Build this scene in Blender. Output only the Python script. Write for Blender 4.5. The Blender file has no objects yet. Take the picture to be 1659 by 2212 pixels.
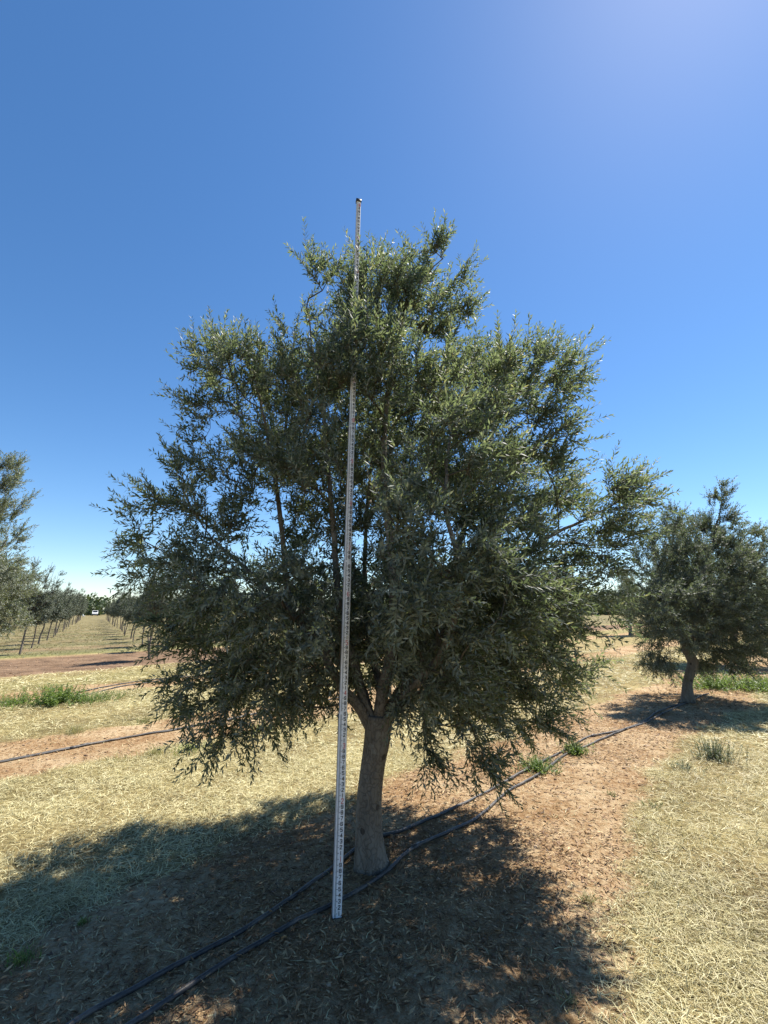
import bpy, math
import numpy as np
from mathutils import Vector

# ------------------------------------------------------------------ camera, sky, sun, exposure
scene = bpy.context.scene
COL = scene.collection
CAM_H = 1.74
PITCH = math.atan(214 / 1000)
cam_d = bpy.data.cameras.new('camera')
cam = bpy.data.objects.new('camera', cam_d)
COL.objects.link(cam)
cam.location = (0, 0, CAM_H)
cam.rotation_euler = (math.pi / 2 + PITCH, 0, 0)
cam_d.sensor_fit = 'VERTICAL'
cam_d.sensor_height = 24
cam_d.lens = 24 * 1000 / 2212
cam_d.clip_start = 0.05
cam_d.clip_end = 9000
scene.camera = cam

SUN = Vector((0.45, 0.40, 1.0)).normalized()
SUN_EL = math.asin(SUN.z)
SUN_AZ = math.atan2(SUN.x, SUN.y)
world = bpy.data.worlds.new('World')
scene.world = world
world.use_nodes = True
wn = world.node_tree
wn.nodes.clear()
wo = wn.nodes.new('ShaderNodeOutputWorld')
wb = wn.nodes.new('ShaderNodeBackground')
sky = wn.nodes.new('ShaderNodeTexSky')
sky.sky_type = 'NISHITA'
sky.sun_disc = False
sky.sun_elevation = SUN_EL
sky.sun_rotation = SUN_AZ
sky.altitude = 900
sky.air_density = 1.0
sky.dust_density = 0.3
sky.ozone_density = 2.7
wb.inputs['Strength'].default_value = 0.085
hs = wn.nodes.new('ShaderNodeHueSaturation')
hs.inputs['Saturation'].default_value = 1.21
wn.links.new(sky.outputs[0], hs.inputs['Color'])
wn.links.new(hs.outputs[0], wb.inputs['Color'])
wn.links.new(wb.outputs[0], wo.inputs['Surface'])

sun_d = bpy.data.lights.new('sun', 'SUN')
sun_d.energy = 5.0
sun_d.angle = math.radians(0.53)
sun_d.color = (1.0, 0.95, 0.86)
sun_o = bpy.data.objects.new('sun', sun_d)
COL.objects.link(sun_o)
sun_o.rotation_euler = (-SUN).to_track_quat('-Z', 'Y').to_euler()
sun_o.location = (4, 4, 12)

vs = scene.view_settings
vs.view_transform = 'Standard'
vs.look = 'None'
vs.exposure = 1.1
vs.gamma = 1.0
vs.use_curve_mapping = False
scene.cycles.max_bounces = 8
scene.cycles.transparent_max_bounces = 8

# ------------------------------------------------------------------ helpers
PI = math.pi
CP, SP = math.cos(PITCH), math.sin(PITCH)


def at(px, py, Y):
    """survey of the photograph (1659 x 2212) to a point in the place at distance Y"""
    dx, dy = (px - 829.5) / 1000, (1106 - py) / 1000
    d = np.array([dx, CP - dy * SP, SP + dy * CP])
    return d * (Y / d[1]) + np.array([0, 0, CAM_H])


def gr(px, py):
    dx, dy = (px - 829.5) / 1000, (1106 - py) / 1000
    d = np.array([dx, CP - dy * SP, SP + dy * CP])
    p = d * (-CAM_H / d[2])
    p[2] = 0
    return p[:2]


RN = np.array([-0.712, 0.702])      # across the olive rows
RD = np.array([0.702, 0.712])       # along them
_rw = np.random.default_rng(5)
_wv = [(_rw.uniform(-PI, PI), _rw.uniform(0, 2 * PI), f, a) for f, a in
       [(0.5, .3), (0.9, .25), (1.7, .22), (2.9, .17), (4.7, .14), (7.5, .11), (12, .09), (19, .07), (31, .05)] for _ in range(2)]


def wob(x, y):
    s = 0
    for th, ph, f, a in _wv:
        s = s + a * np.sin(f * (x * math.cos(th) + y * math.sin(th)) + ph + 1.3 * np.sin(f * .6 * (y * math.cos(th) - x * math.sin(th))))
    return s


def sstep(a, b, x):
    t = np.clip((x - a) / (b - a), 0, 1)
    return t * t * (3 - 2 * t)


def soil_at(x, y):
    n = RN[0] * x + RN[1] * y + wob(x, y) * .28
    al = RD[0] * x + RD[1] * y
    lo = np.clip(1.12 + .155 * (al - 2.4), 1.0, 1.8)
    s = sstep(lo - .25, lo + .25, n) * (1 - sstep(3.4, 3.95, n))
    for c, h in ((7.55, .78), (12.5, .62)):
        s = np.maximum(s, 1 - sstep(h - .28, h + .28, abs(n - c)))
    s = np.maximum(s, sstep(16.2, 16.9, n) * (1 - sstep(21.5, 23.2, n)))
    far = sstep(23, 25, n)
    s = np.maximum(s, far * (.42 + .3 * np.sin(n * 1.05 + .8)))
    for c in range(-2, -9, -1):
        s = np.maximum(s, 1 - sstep(.5, 1.0, abs(n - c * 5.0 - 2.4)))
    return np.clip(s, 0, 1)


def gz(x, y):
    n = RN[0] * x + RN[1] * y
    b = .035 * np.exp(-((n - 2.4) / .9) ** 2)
    r = np.hypot(x, y - 3)
    return (b - .006 + wob(x * 1.4 + 7, y * 1.4) * .012 + wob(x * 5, y * 5 + 3) * .004) * np.exp(-(r / 14) ** 2)


def mesh_np(name, V, F, attrs=None, smooth=False, mats=None):
    """V (n,3) array, F (m,k) array of equal faces"""
    V = np.asarray(V, np.float32)
    F = np.asarray(F, np.int32)
    k = F.shape[1]
    me = bpy.data.meshes.new(name)
    me.vertices.add(len(V))
    me.vertices.foreach_set('co', V.ravel())
    me.loops.add(F.size)
    me.loops.foreach_set('vertex_index', F.ravel())
    me.polygons.add(len(F))
    me.polygons.foreach_set('loop_start', np.arange(0, F.size, k, dtype=np.int32))
    if attrs:
        for an, (dom, arr) in attrs.items():
            a = me.attributes.new(an, 'FLOAT', dom)
            a.data.foreach_set('value', np.asarray(arr, np.float32))
    if smooth:
        me.polygons.foreach_set('use_smooth', np.ones(len(F), bool))
    if mats:
        for m in mats:
            me.materials.append(m)
    me.update(calc_edges=True)
    return me


def obj(name, me, parent=None, loc=None):
    o = bpy.data.objects.new(name, me)
    COL.objects.link(o)
    if parent is not None:
        o.parent = parent
    if loc is not None:
        o.location = loc
    return o


def empty(name, loc=(0, 0, 0), rz=0):
    o = bpy.data.objects.new(name, None)
    COL.objects.link(o)
    o.location = loc
    o.rotation_euler = (0, 0, rz)
    o.empty_display_size = .2
    return o


def tag(o, label=None, cat=None, group=None, kind=None):
    if label: o['label'] = label
    if cat: o['category'] = cat
    if group: o['group'] = group
    if kind: o['kind'] = kind
    return o


def copy_tree(o, parent=None):
    c = o.copy()
    COL.objects.link(c)
    c.parent = parent
    for ch in list(o.children):
        copy_tree(ch, c)
    return c


def unit(v):
    return v / np.maximum(np.linalg.norm(v, axis=-1, keepdims=True), 1e-9)


def boxes(bs):
    """axis-aligned boxes [(x0,x1,y0,y1,z0,z1)] -> V,F quads"""
    V, F = [], []
    for x0, x1, y0, y1, z0, z1 in bs:
        b = len(V)
        V += [(x0, y0, z0), (x1, y0, z0), (x1, y1, z0), (x0, y1, z0), (x0, y0, z1), (x1, y0, z1), (x1, y1, z1), (x0, y1, z1)]
        F += [(b, b + 3, b + 2, b + 1), (b + 4, b + 5, b + 6, b + 7), (b, b + 1, b + 5, b + 4), (b + 1, b + 2, b + 6, b + 5), (b + 2, b + 3, b + 7, b + 6), (b + 3, b, b + 4, b + 7)]
    return np.array(V, float), np.array(F)


def spline(pts, step):
    """Catmull-Rom resample"""
    P = np.asarray(pts, float)
    Q = np.vstack([2 * P[0] - P[1], P, 2 * P[-1] - P[-2]])
    out = []
    for i in range(1, len(Q) - 2):
        p0, p1, p2, p3 = Q[i - 1], Q[i], Q[i + 1], Q[i + 2]
        n = max(2, int(np.linalg.norm(p2[:3] - p1[:3]) / step))
        t = np.linspace(0, 1, n, endpoint=False)[:, None]
        out.append(.5 * (2 * p1 + (p2 - p0) * t + (2 * p0 - 5 * p1 + 4 * p2 - p3) * t * t + (3 * p1 - p0 - 3 * p2 + p3) * t ** 3))
    out.append(P[-1:])
    return np.vstack(out)


def sweep(path, rad, sides, bump=None, cap=True):
    """tube along path (n,3), radii (n,), bump(i_frac array, angle array)->factor"""
    path = np.asarray(path, float)
    n = len(path)
    T = unit(np.gradient(path, axis=0))
    N = np.zeros_like(path)
    a = np.array([1., 0, 0]) if abs(T[0][0]) < .9 else np.array([0, 1., 0])
    N[0] = unit(a - T[0] * a.dot(T[0]))
    for i in range(1, n):
        v = N[i - 1] - T[i] * N[i - 1].dot(T[i])
        N[i] = v / np.linalg.norm(v)
    B = np.cross(T, N)
    ang = np.linspace(0, 2 * PI, sides, endpoint=False)
    R = np.asarray(rad)[:, None] * np.ones((1, sides))
    if bump is not None:
        R = R * bump(path[:, None, :] * np.ones((1, sides, 1)), ang[None, :])
    V = path[:, None, :] + N[:, None, :] * (R * np.cos(ang))[..., None] + B[:, None, :] * (R * np.sin(ang))[..., None]
    V = V.reshape(-1, 3)
    i = np.arange(n - 1)[:, None] * sides
    j = np.arange(sides)[None, :]
    j2 = (j + 1) % sides
    F = np.stack([i + j, i + j2, i + sides + j2, i + sides + j], -1).reshape(-1, 4)
    if cap:
        V = np.vstack([V, path[:1], path[-1:]])
        c0, c1 = n * sides, n * sides + 1
        jj = np.arange(sides)
        F = np.vstack([F, np.stack([jj * 0 + c0, (jj + 1) % sides, jj, jj], -1)[:0]])
        caps = np.stack([np.full(sides, c1), (n - 1) * sides + jj, (n - 1) * sides + (jj + 1) % sides], -1)
        tri = np.vstack([np.stack([F[:, 0], F[:, 1], F[:, 2]], -1), np.stack([F[:, 0], F[:, 2], F[:, 3]], -1), caps,
                         np.stack([np.full(sides, c0), (jj + 1) % sides, jj], -1)])
        return V, tri
    return V, F


def edge_tubes(A, B, ra, rb, sides):
    """many straight tapered tubes at once -> V, tris"""
    n = len(A)
    d = unit(B - A)
    ref = np.where(abs(d[:, 2:3]) < .9, np.array([[0, 0, 1.]]), np.array([[1., 0, 0]]))
    u = unit(np.cross(d, ref))
    w = np.cross(d, u)
    ang = np.linspace(0, 2 * PI, sides, endpoint=False)
    c, s = np.cos(ang)[None, :, None], np.sin(ang)[None, :, None]
    ring = u[:, None] * c + w[:, None] * s
    Va = A[:, None] + ring * ra[:, None, None]
    Vb = B[:, None] + ring * rb[:, None, None]
    V = np.concatenate([Va, Vb], 1).reshape(-1, 3)
    base = (np.arange(n) * 2 * sides)[:, None]
    j = np.arange(sides)[None]
    j2 = (j + 1) % sides
    f1 = np.stack([base + j, base + j2, base + sides + j2], -1).reshape(-1, 3)
    f2 = np.stack([base + j, base + sides + j2, base + sides + j], -1).reshape(-1, 3)
    return V, np.vstack([f1, f2])


# ------------------------------------------------------------------ materials
class NT:
    def __init__(self, name):
        self.m = bpy.data.materials.new(name)
        self.m.use_nodes = True
        self.t = self.m.node_tree
        self.t.nodes.clear()
        self.out = self.n('ShaderNodeOutputMaterial')

    def n(self, typ, **kw):
        x = self.t.nodes.new(typ)
        for k, v in kw.items():
            setattr(x, k, v)
        return x

    def l(self, a, b):
        self.t.links.new(a, b)

    def noise(self, scale, detail=6, rough=.6, coord='Object', stretch=None):
        tc = self.n('ShaderNodeTexCoord')
        nz = self.n('ShaderNodeTexNoise')
        nz.inputs['Scale'].default_value = scale
        nz.inputs['Detail'].default_value = detail
        nz.inputs['Roughness'].default_value = rough
        src = tc.outputs[coord]
        if stretch:
            mp = self.n('ShaderNodeMapping')
            mp.inputs['Scale'].default_value = stretch
            self.l(src, mp.inputs['Vector'])
            src = mp.outputs[0]
        self.l(src, nz.inputs['Vector'])
        return nz.outputs['Fac']

    def ramp(self, fac, stops):
        r = self.n('ShaderNodeValToRGB')
        e = r.color_ramp.elements
        while len(e) < len(stops):
            e.new(.5)
        for i, (p, c) in enumerate(stops):
            e[i].position = p
            e[i].color = (*c, 1)
        self.l(fac, r.inputs['Fac'])
        return r.outputs['Color']

    def mix(self, fac, a, b, mode='MIX'):
        x = self.n('ShaderNodeMix', data_type='RGBA', blend_type=mode)
        for s, v in ((x.inputs[0], fac), (x.inputs[6], a), (x.inputs[7], b)):
            if hasattr(v, 'is_linked'):
                self.l(v, s)
            elif isinstance(v, (int, float)):
                s.default_value = v
            else:
                s.default_value = (*v, 1)
        return x.outputs[2]

    def math(self, op, a, b=0.0):
        x = self.n('ShaderNodeMath', operation=op)
        for s, v in ((x.inputs[0], a), (x.inputs[1], b)):
            if hasattr(v, 'is_linked'):
                self.l(v, s)
            else:
                s.default_value = v
        return x.outputs[0]

    def attr(self, name):
        a = self.n('ShaderNodeAttribute', attribute_name=name)
        return a.outputs['Fac']

    def bsdf(self, color, rough=.6, spec=.4, bump=None, bstr=.3, bdist=.01, metal=0):
        b = self.n('ShaderNodeBsdfPrincipled')
        if hasattr(color, 'is_linked'):
            self.l(color, b.inputs['Base Color'])
        else:
            b.inputs['Base Color'].default_value = (*color, 1)
        b.inputs['Roughness'].default_value = rough
        b.inputs['Specular IOR Level'].default_value = spec
        b.inputs['Metallic'].default_value = metal
        if bump is not None:
            bp = self.n('ShaderNodeBump')
            bp.inputs['Strength'].default_value = bstr
            bp.inputs['Distance'].default_value = bdist
            self.l(bump, bp.inputs['Height'])
            self.l(bp.outputs[0], b.inputs['Normal'])
        return b.outputs[0]

    def done(self, sh):
        self.l(sh, self.out.inputs['Surface'])
        return self.m


def leaf_mat(name, top, back, trans, tfac=.3, rough=.57, spec=.55):
    t = NT(name)
    v = t.attr('v')
    ct = t.ramp(v, top)
    cb = t.ramp(v, back)
    g = t.n('ShaderNodeNewGeometry')
    c = t.mix(g.outputs['Backfacing'], ct, cb)
    p = t.bsdf(c, rough, spec)
    tr = t.n('ShaderNodeBsdfTranslucent')
    t.l(t.ramp(v, trans), tr.inputs['Color'])
    ms = t.n('ShaderNodeMixShader')
    ms.inputs[0].default_value = tfac
    t.l(p, ms.inputs[1])
    t.l(tr.outputs[0], ms.inputs[2])
    return t.done(ms.outputs[0])


M = {}
M['leaf'] = leaf_mat('olive_leaf',
    [(0, (.020, .028, .017)), (.4, (.050, .064, .041)), (.93, (.175, .195, .138)), (1, (.30, .25, .07))],
    [(0, (.085, .10, .08)), (.5, (.165, .188, .158)), (1, (.30, .32, .27))],
    [(0, (.13, .18, .06)), (.7, (.27, .33, .14)), (1, (.42, .40, .14))], .43)
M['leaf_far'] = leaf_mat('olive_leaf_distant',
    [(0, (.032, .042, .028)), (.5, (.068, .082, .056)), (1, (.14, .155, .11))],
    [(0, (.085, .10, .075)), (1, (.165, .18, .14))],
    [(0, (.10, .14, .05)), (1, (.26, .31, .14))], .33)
M['leaf_pale'] = leaf_mat('pale_olive_leaf',
    [(0, (.07, .085, .045)), (.5, (.12, .14, .075)), (1, (.2, .215, .12))],
    [(0, (.14, .155, .115)), (1, (.24, .26, .2))],
    [(0, (.14, .18, .06)), (1, (.28, .32, .12))], .32)
M['leaf_young'] = leaf_mat('young_olive_leaf',
    [(0, (.028, .040, .022)), (.6, (.055, .07, .038)), (1, (.10, .115, .065))],
    [(0, (.10, .12, .09)), (1, (.18, .2, .15))],
    [(0, (.08, .11, .03)), (1, (.16, .2, .06))], .2)
M['weed'] = leaf_mat('weed_leaf',
    [(0, (.06, .11, .02)), (.6, (.105, .17, .035)), (1, (.18, .23, .06))],
    [(0, (.06, .10, .03)), (1, (.15, .19, .07))],
    [(0, (.16, .28, .04)), (1, (.32, .42, .08))], .4, .5)
M['weed_grey'] = leaf_mat('grey_green_weed_leaf',
    [(0, (.08, .105, .055)), (1, (.19, .21, .12))],
    [(0, (.09, .115, .07)), (1, (.2, .22, .14))],
    [(0, (.12, .17, .05)), (1, (.26, .28, .1))], .3, .55)
M['weed_dry'] = leaf_mat('drying_grass',
    [(0, (.13, .14, .045)), (.5, (.26, .24, .09)), (1, (.42, .36, .17))],
    [(0, (.13, .14, .05)), (1, (.42, .36, .17))],
    [(0, (.2, .24, .06)), (1, (.45, .4, .16))], .35, .55)
M['orchard_weed'] = leaf_mat('orchard_weed_leaf',
    [(0, (.06, .078, .028)), (.5, (.13, .125, .055)), (1, (.25, .205, .105))],
    [(0, (.06, .078, .028)), (1, (.25, .205, .105))],
    [(0, (.1, .12, .035)), (1, (.25, .22, .09))], .3, .6)
M['straw'] = leaf_mat('cut_straw',
    [(0, (.15, .125, .055)), (.25, (.36, .295, .135)), (.65, (.60, .54, .30)), (.92, (.78, .74, .49)), (1, (.24, .25, .09))],
    [(0, (.15, .125, .055)), (.25, (.36, .295, .135)), (.65, (.60, .54, .30)), (1, (.68, .62, .36))],
    [(0, (.3, .26, .1)), (1, (.6, .55, .25))], .18, .5, .35)
M['litter'] = leaf_mat('dead_leaf_litter',
    [(0, (.075, .038, .018)), (.4, (.21, .118, .056)), (.75, (.39, .25, .125)), (1, (.60, .44, .24))],
    [(0, (.10, .058, .03)), (.5, (.27, .17, .088)), (1, (.52, .38, .21))],
    [(0, (.2, .12, .05)), (1, (.4, .28, .12))], .08, .6, .3)
M['treeline'] = leaf_mat('far_tree_leaf',
    [(0, (.03, .05, .02)), (.5, (.055, .085, .03)), (1, (.095, .13, .045))],
    [(0, (.03, .05, .02)), (1, (.09, .12, .05))],
    [(0, (.07, .11, .02)), (1, (.16, .2, .05))], .2, .55)

t = NT('olive_bark')
a = t.noise(9, 8, .65, 'Object', (1, 1, .35))
b = t.noise(3.2, 4, .55)
c0 = t.ramp(a, [(.25, (.105, .087, .066)), (.5, (.185, .16, .127)), (.78, (.265, .238, .195))])
c1 = t.mix(t.math('MULTIPLY', t.math('GREATER_THAN', b, .62), .55), c0, (.06, .045, .035))
fine = t.noise(60, 5, .7, 'Object', (1, 1, .4))
tc = t.n('ShaderNodeTexCoord')
mp = t.n('ShaderNodeMapping')
mp.inputs['Scale'].default_value = (1, 1, .28)
t.l(tc.outputs['Object'], mp.inputs['Vector'])
vo = t.n('ShaderNodeTexVoronoi', feature='DISTANCE_TO_EDGE')
vo.inputs['Scale'].default_value = 34
wn_ = t.n('ShaderNodeTexNoise')
wn_.inputs['Scale'].default_value = 11
mv = t.n('ShaderNodeMix', data_type='VECTOR')
mv.inputs[0].default_value = .12
t.l(tc.outputs['Object'], wn_.inputs['Vector'])
t.l(mp.outputs[0], mv.inputs[4])
t.l(wn_.outputs['Color'], mv.inputs[5])
t.l(mv.outputs[1], vo.inputs['Vector'])
crack = t.math('MINIMUM', t.math('MULTIPLY', vo.outputs['Distance'], 9.0), 1.0)
kn = t.n('ShaderNodeTexVoronoi')
kn.inputs['Scale'].default_value = 5.5
t.l(tc.outputs['Object'], kn.inputs['Vector'])
knot = t.math('MULTIPLY', t.math('LESS_THAN', t.math('ADD', kn.outputs['Distance'], t.math('MULTIPLY', fine, .12)), .20), .7)
c2 = t.mix(knot, c1, (.035, .026, .02))
c3 = t.mix(t.math('MULTIPLY', t.math('SUBTRACT', 1.0, crack), .45), c2, (.05, .04, .032))
li = t.noise(6.5, 7, .7)
c4 = t.mix(t.math('MULTIPLY', t.math('GREATER_THAN', li, .6), .4), c3, (.27, .26, .22))
hgt = t.math('ADD', t.math('ADD', t.math('MULTIPLY', a, 1.0), t.math('MULTIPLY', fine, .4)), t.math('MULTIPLY', crack, .35))
M['bark'] = t.done(t.bsdf(c4, .88, .2, hgt, .9, .012))
t = NT('olive_twig')
a = t.noise(14, 4, .6)
M['twig'] = t.done(t.bsdf(t.ramp(a, [(.3, (.055, .043, .03)), (.7, (.125, .108, .078))]), .8, .25))
t = NT('young_bark')
a = t.noise(8, 5, .6, 'Object', (1, 1, .3))
M['ybark'] = t.done(t.bsdf(t.ramp(a, [(.3, (.10, .08, .065)), (.7, (.24, .2, .165))]), .85, .25))

t = NT('hose_rubber')
a = t.noise(5, 6, .7)
b = t.noise(55, 3, .6)
col = t.ramp(t.math('ADD', t.math('MULTIPLY', a, .8), t.math('MULTIPLY', b, .2)), [(.38, (.018, .018, .020)), (.52, (.06, .055, .052)), (.68, (.17, .135, .105))])
M['hose'] = t.done(t.bsdf(col, .5, .4, b, .2, .002))

t = NT('rod_white')
a = t.noise(30, 5, .7)
b = t.noise(9, 7, .75, 'Object', (5, 5, .6))
M['rod_face'] = t.done(t.bsdf(t.mix(t.math('MULTIPLY', t.math('GREATER_THAN', b, .6), .4), t.ramp(a, [(.35, (.64, .65, .65)), (.6, (.76, .77, .77))]), (.36, .33, .28)), .5, .35))
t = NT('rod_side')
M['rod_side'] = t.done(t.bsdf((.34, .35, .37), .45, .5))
t = NT('rod_ink')
M['ink'] = t.done(t.bsdf((.03, .03, .033), .5, .3))
t = NT('rod_red_ink')
M['red'] = t.done(t.bsdf((.42, .06, .06), .5, .3))
t = NT('black_plastic')
M['black'] = t.done(t.bsdf((.025, .025, .027), .5, .4))
t = NT('white_paint')
a = t.noise(3, 3, .5)
M['white'] = t.done(t.bsdf(t.ramp(a, [(.3, (.70, .69, .66)), (.7, (.80, .79, .77))]), .4, .5))
t = NT('dark_glass')
M['glass'] = t.done(t.bsdf((.02, .025, .03), .08, .6))
t = NT('grey_wood')
a = t.noise(3, 4, .6, 'Object', (4, 4, .4))
M['pole'] = t.done(t.bsdf(t.ramp(a, [(.3, (.08, .068, .058)), (.7, (.16, .14, .12))]), .85, .2))

# ground: soil and straw thatch mixed by the strips the field is worked in
t = NT('field_ground')
soil = t.attr('soil')
green = t.attr('green')
n1 = t.noise(1.1, 8, .62)
n2 = t.noise(17, 8, .7)
n3 = t.noise(85, 5, .7)
nn = t.math('ADD', t.math('MULTIPLY', n1, .35), t.math('ADD', t.math('MULTIPLY', n2, .4), t.math('MULTIPLY', n3, .25)))
cs = t.ramp(nn, [(.36, (.12, .064, .030)), (.46, (.26, .155, .074)), (.54, (.395, .285, .165)), (.64, (.55, .43, .275))])
cg = t.ramp(nn, [(.36, (.09, .06, .028)), (.45, (.175, .128, .058)), (.53, (.30, .235, .11)), (.63, (.47, .40, .20))])
gv = t.ramp(nn, [(.38, (.075, .10, .03)), (.5, (.16, .19, .06)), (.62, (.30, .30, .12))])
n4 = t.noise(.35, 6, .65)
gm = t.math('MULTIPLY', green, t.math('MULTIPLY', n4, 1.5))
cg2 = t.mix(t.math('MINIMUM', gm, .9), cg, gv)
sm = t.math('MULTIPLY', t.math('SUBTRACT', t.math('ADD', soil, t.math('MULTIPLY', n2, .6)), .55), 2.2)
smc = t.n('ShaderNodeClamp')
t.l(sm, smc.inputs[0])
ct_ = t.ramp(nn, [(.36, (.07, .043, .026)), (.48, (.165, .106, .066)), (.62, (.31, .215, .14))])
ntl = t.noise(2.6, 8, .75)
ct_ = t.mix(1.0, ct_, t.ramp(ntl, [(.35, (.55, .55, .55)), (.65, (1.25, 1.22, 1.18))]), 'MULTIPLY')
cs = t.mix(t.attr('tilled'), cs, ct_)
cc = t.mix(smc.outputs[0], cg2, cs)
n5 = t.noise(.8, 8, .7, 'Object', (1, 1, 1))
co_ = t.mix(t.math('MULTIPLY', green, 1.0), t.ramp(t.math('ADD', t.math('MULTIPLY', n5, .6), t.math('MULTIPLY', nn, .4)), [(.38, (.11, .073, .042)), (.5, (.20, .14, .08)), (.62, (.30, .235, .135))]), t.ramp(t.math('ADD', t.math('MULTIPLY', n5, .6), t.math('MULTIPLY', nn, .4)), [(.38, (.075, .083, .032)), (.5, (.15, .14, .063)), (.62, (.25, .225, .11))]))
cc = t.mix(t.attr('orchard'), cc, co_)
M['ground'] = t.done(t.bsdf(cc, .95, .1, t.math('ADD', t.math('MULTIPLY', n2, 1.0), t.math('MULTIPLY', n3, .6)), .9, .03))

# ------------------------------------------------------------------ ground sheet
def axis(lo, hi, step, far, grow):
    core = list(np.arange(lo, hi, step))
    out = []
    s, p = step, hi
    while p < far:
        out.append(p)
        s = min(s * grow, 500)
        p += s
    out.append(far)
    neg = []
    s, p = step, lo
    while p > -far:
        s = min(s * grow, 500)
        p -= s
        neg.append(p)
    return np.array(neg[::-1] + core + out)


gx = axis(-5.5, 6, .075, 4000, 1.07)
gy = axis(1, 12, .075, 4000, 1.07)
XX, YY = np.meshgrid(gx, gy)
ZZ = gz(XX, YY)
V = np.stack([XX, YY, ZZ], -1).reshape(-1, 3)
w, h = len(gx), len(gy)
ii = (np.arange(h - 1)[:, None] * w + np.arange(w - 1)[None]).ravel()
F = np.stack([ii, ii + 1, ii + w + 1, ii + w], -1)
so = soil_at(XX, YY)
nn_ = RN[0] * XX + RN[1] * YY
mm_ = .854 * XX + .52 * YY
gre = .08 + .16 * np.clip(wob(XX * .6, YY * .6), -.8, 1)
gre = np.maximum(gre, sstep(22.5, 23.5, nn_) * (1 - sstep(24.5, 27, nn_)) * .95)
gre = np.maximum(gre, sstep(26, 29, nn_) * (.62 + .2 * np.sin(nn_ * .9)))
gre = np.maximum(gre, sstep(13.2, 14, nn_) * (1 - sstep(15, 16, nn_)) * .4)
til = sstep(16.2, 16.9, nn_) * (1 - sstep(21.5, 23.2, nn_))
orc = sstep(22.5, 24.5, nn_)
me = mesh_np('ground', V, F, {'orchard': ('POINT', orc.ravel()), 'tilled': ('POINT', til.ravel()), 'soil': ('POINT', so.ravel()), 'green': ('POINT', np.clip(gre, 0, 1).ravel())}, True, [M['ground']])
tag(obj('ground', me), kind='structure')
NV = len(V)

# ------------------------------------------------------------------ straw, litter, clods
def strips(rng, P, L, W, az, el, bend, v, segs=2):
    """bent blades: root P (n,3), length, width, azimuth, elevation angle"""
    n = len(P)
    d = np.stack([np.cos(az) * np.cos(el), np.sin(az) * np.cos(el), np.sin(el)], -1)
    side = np.stack([-np.sin(az), np.cos(az), np.zeros(n)], -1)
    roll = rng.normal(0, .5, n)[:, None]
    nrm = np.cross(d, side)
    side = side * np.cos(roll) + nrm * np.sin(roll)
    lat = np.stack([-np.sin(az), np.cos(az), np.zeros(n)], -1)
    rows = []
    for k in range(segs + 1):
        f = k / segs
        c = P + d * (L * f)[:, None] + lat * (bend * L * f * f)[:, None] - np.array([0, 0, 1.]) * (L * f * f * .5 * np.sin(np.maximum(el, 0)))[:, None]
        wd = W * (1 - .75 * f)
        rows.append(c - side * (wd / 2)[:, None])
        rows.append(c + side * (wd / 2)[:, None])
    V = np.stack(rows, 1)
    b = (np.arange(n) * (2 * (segs + 1)))[:, None]
    F = []
    for k in range(segs):
        q = 2 * k
        F.append(np.concatenate([b + q, b + q + 1, b + q + 3], 1))
        F.append(np.concatenate([b + q, b + q + 3, b + q + 2], 1))
    F = np.stack(F, 1).reshape(-1, 3)
    return V.reshape(-1, 3), F, np.repeat(v, 2 * segs)


def frustum_points(rng, n, y0, y1, margin=1.12):
    """points of the ground the camera can see between two distances, even density"""
    y = np.sqrt(rng.uniform(y0 ** 2, y1 ** 2, n))
    x = rng.uniform(-1, 1, n) * y * .86 * margin
    return x, y


def cover():
    rng = np.random.default_rng(11)
    Vs, Fs, vs_ = [], [], []
    off = 0
    for y0, y1, n, l0, l1, wd in ((1.9, 3.6, 88000, .025, .115, .0036), (3.6, 6.5, 120000, .03, .11, .0042), (6.5, 11, 100000, .04, .14, .008), (11, 22, 80000, .07, .2, .016)):
        x, y = frustum_points(rng, n, y0, y1)
        s = soil_at(x, y)
        keep = rng.random(n) > np.clip(s * 1.25 - .05, 0, .955)
        patch = .5 + .5 * np.clip(wob(x * 2 + 9, y * 2), -1, 1)
        keep &= rng.random(n) < .18 + .95 * patch
        keep &= (RN[0] * x + RN[1] * y) < 16.6
        x, y, s = x[keep], y[keep], s[keep]
        k = len(x)
        L = rng.uniform(l0, l1, k) * (1 - .45 * s)
        el = np.abs(rng.normal(.15, .28, k))
        up = rng.random(k) < .22
        el = np.where(up, rng.uniform(.5, 1.3, k), el)
        P = np.stack([x, y, gz(x, y) + rng.uniform(.001, .02, k) * (1 - s * .7)], -1)
        az = rng.normal(0, 1, k) * 1.4 + rng.choice([.6, 3.6], k) 
        v = np.clip(rng.beta(1.35, 1.15, k) * .92 + .24 * wob(x * 1.3, y * 1.3), 0.02, .95)
        v = np.where(rng.random(k) < .05 + .10 * np.clip(wob(x * .9 + 4, y * .9), 0, 1), 1.0, v)
        a, f, vv = strips(rng, P, L, rng.uniform(.6, 1.3, k) * wd, az, el, rng.normal(0, .35, k), v, 2 if y1 < 7 else 1)
        Vs.append(a); Fs.append(f + off); vs_.append(vv)
        off += len(a)
    me = mesh_np('dry_grass', np.vstack(Vs), np.vstack(Fs), {'v': ('FACE', np.concatenate(vs_))}, False, [M['straw']])
    tag(obj('dry_grass', me), 'pale mown dry grass lying in strips between the olive rows', 'grass', kind='stuff')


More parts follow.
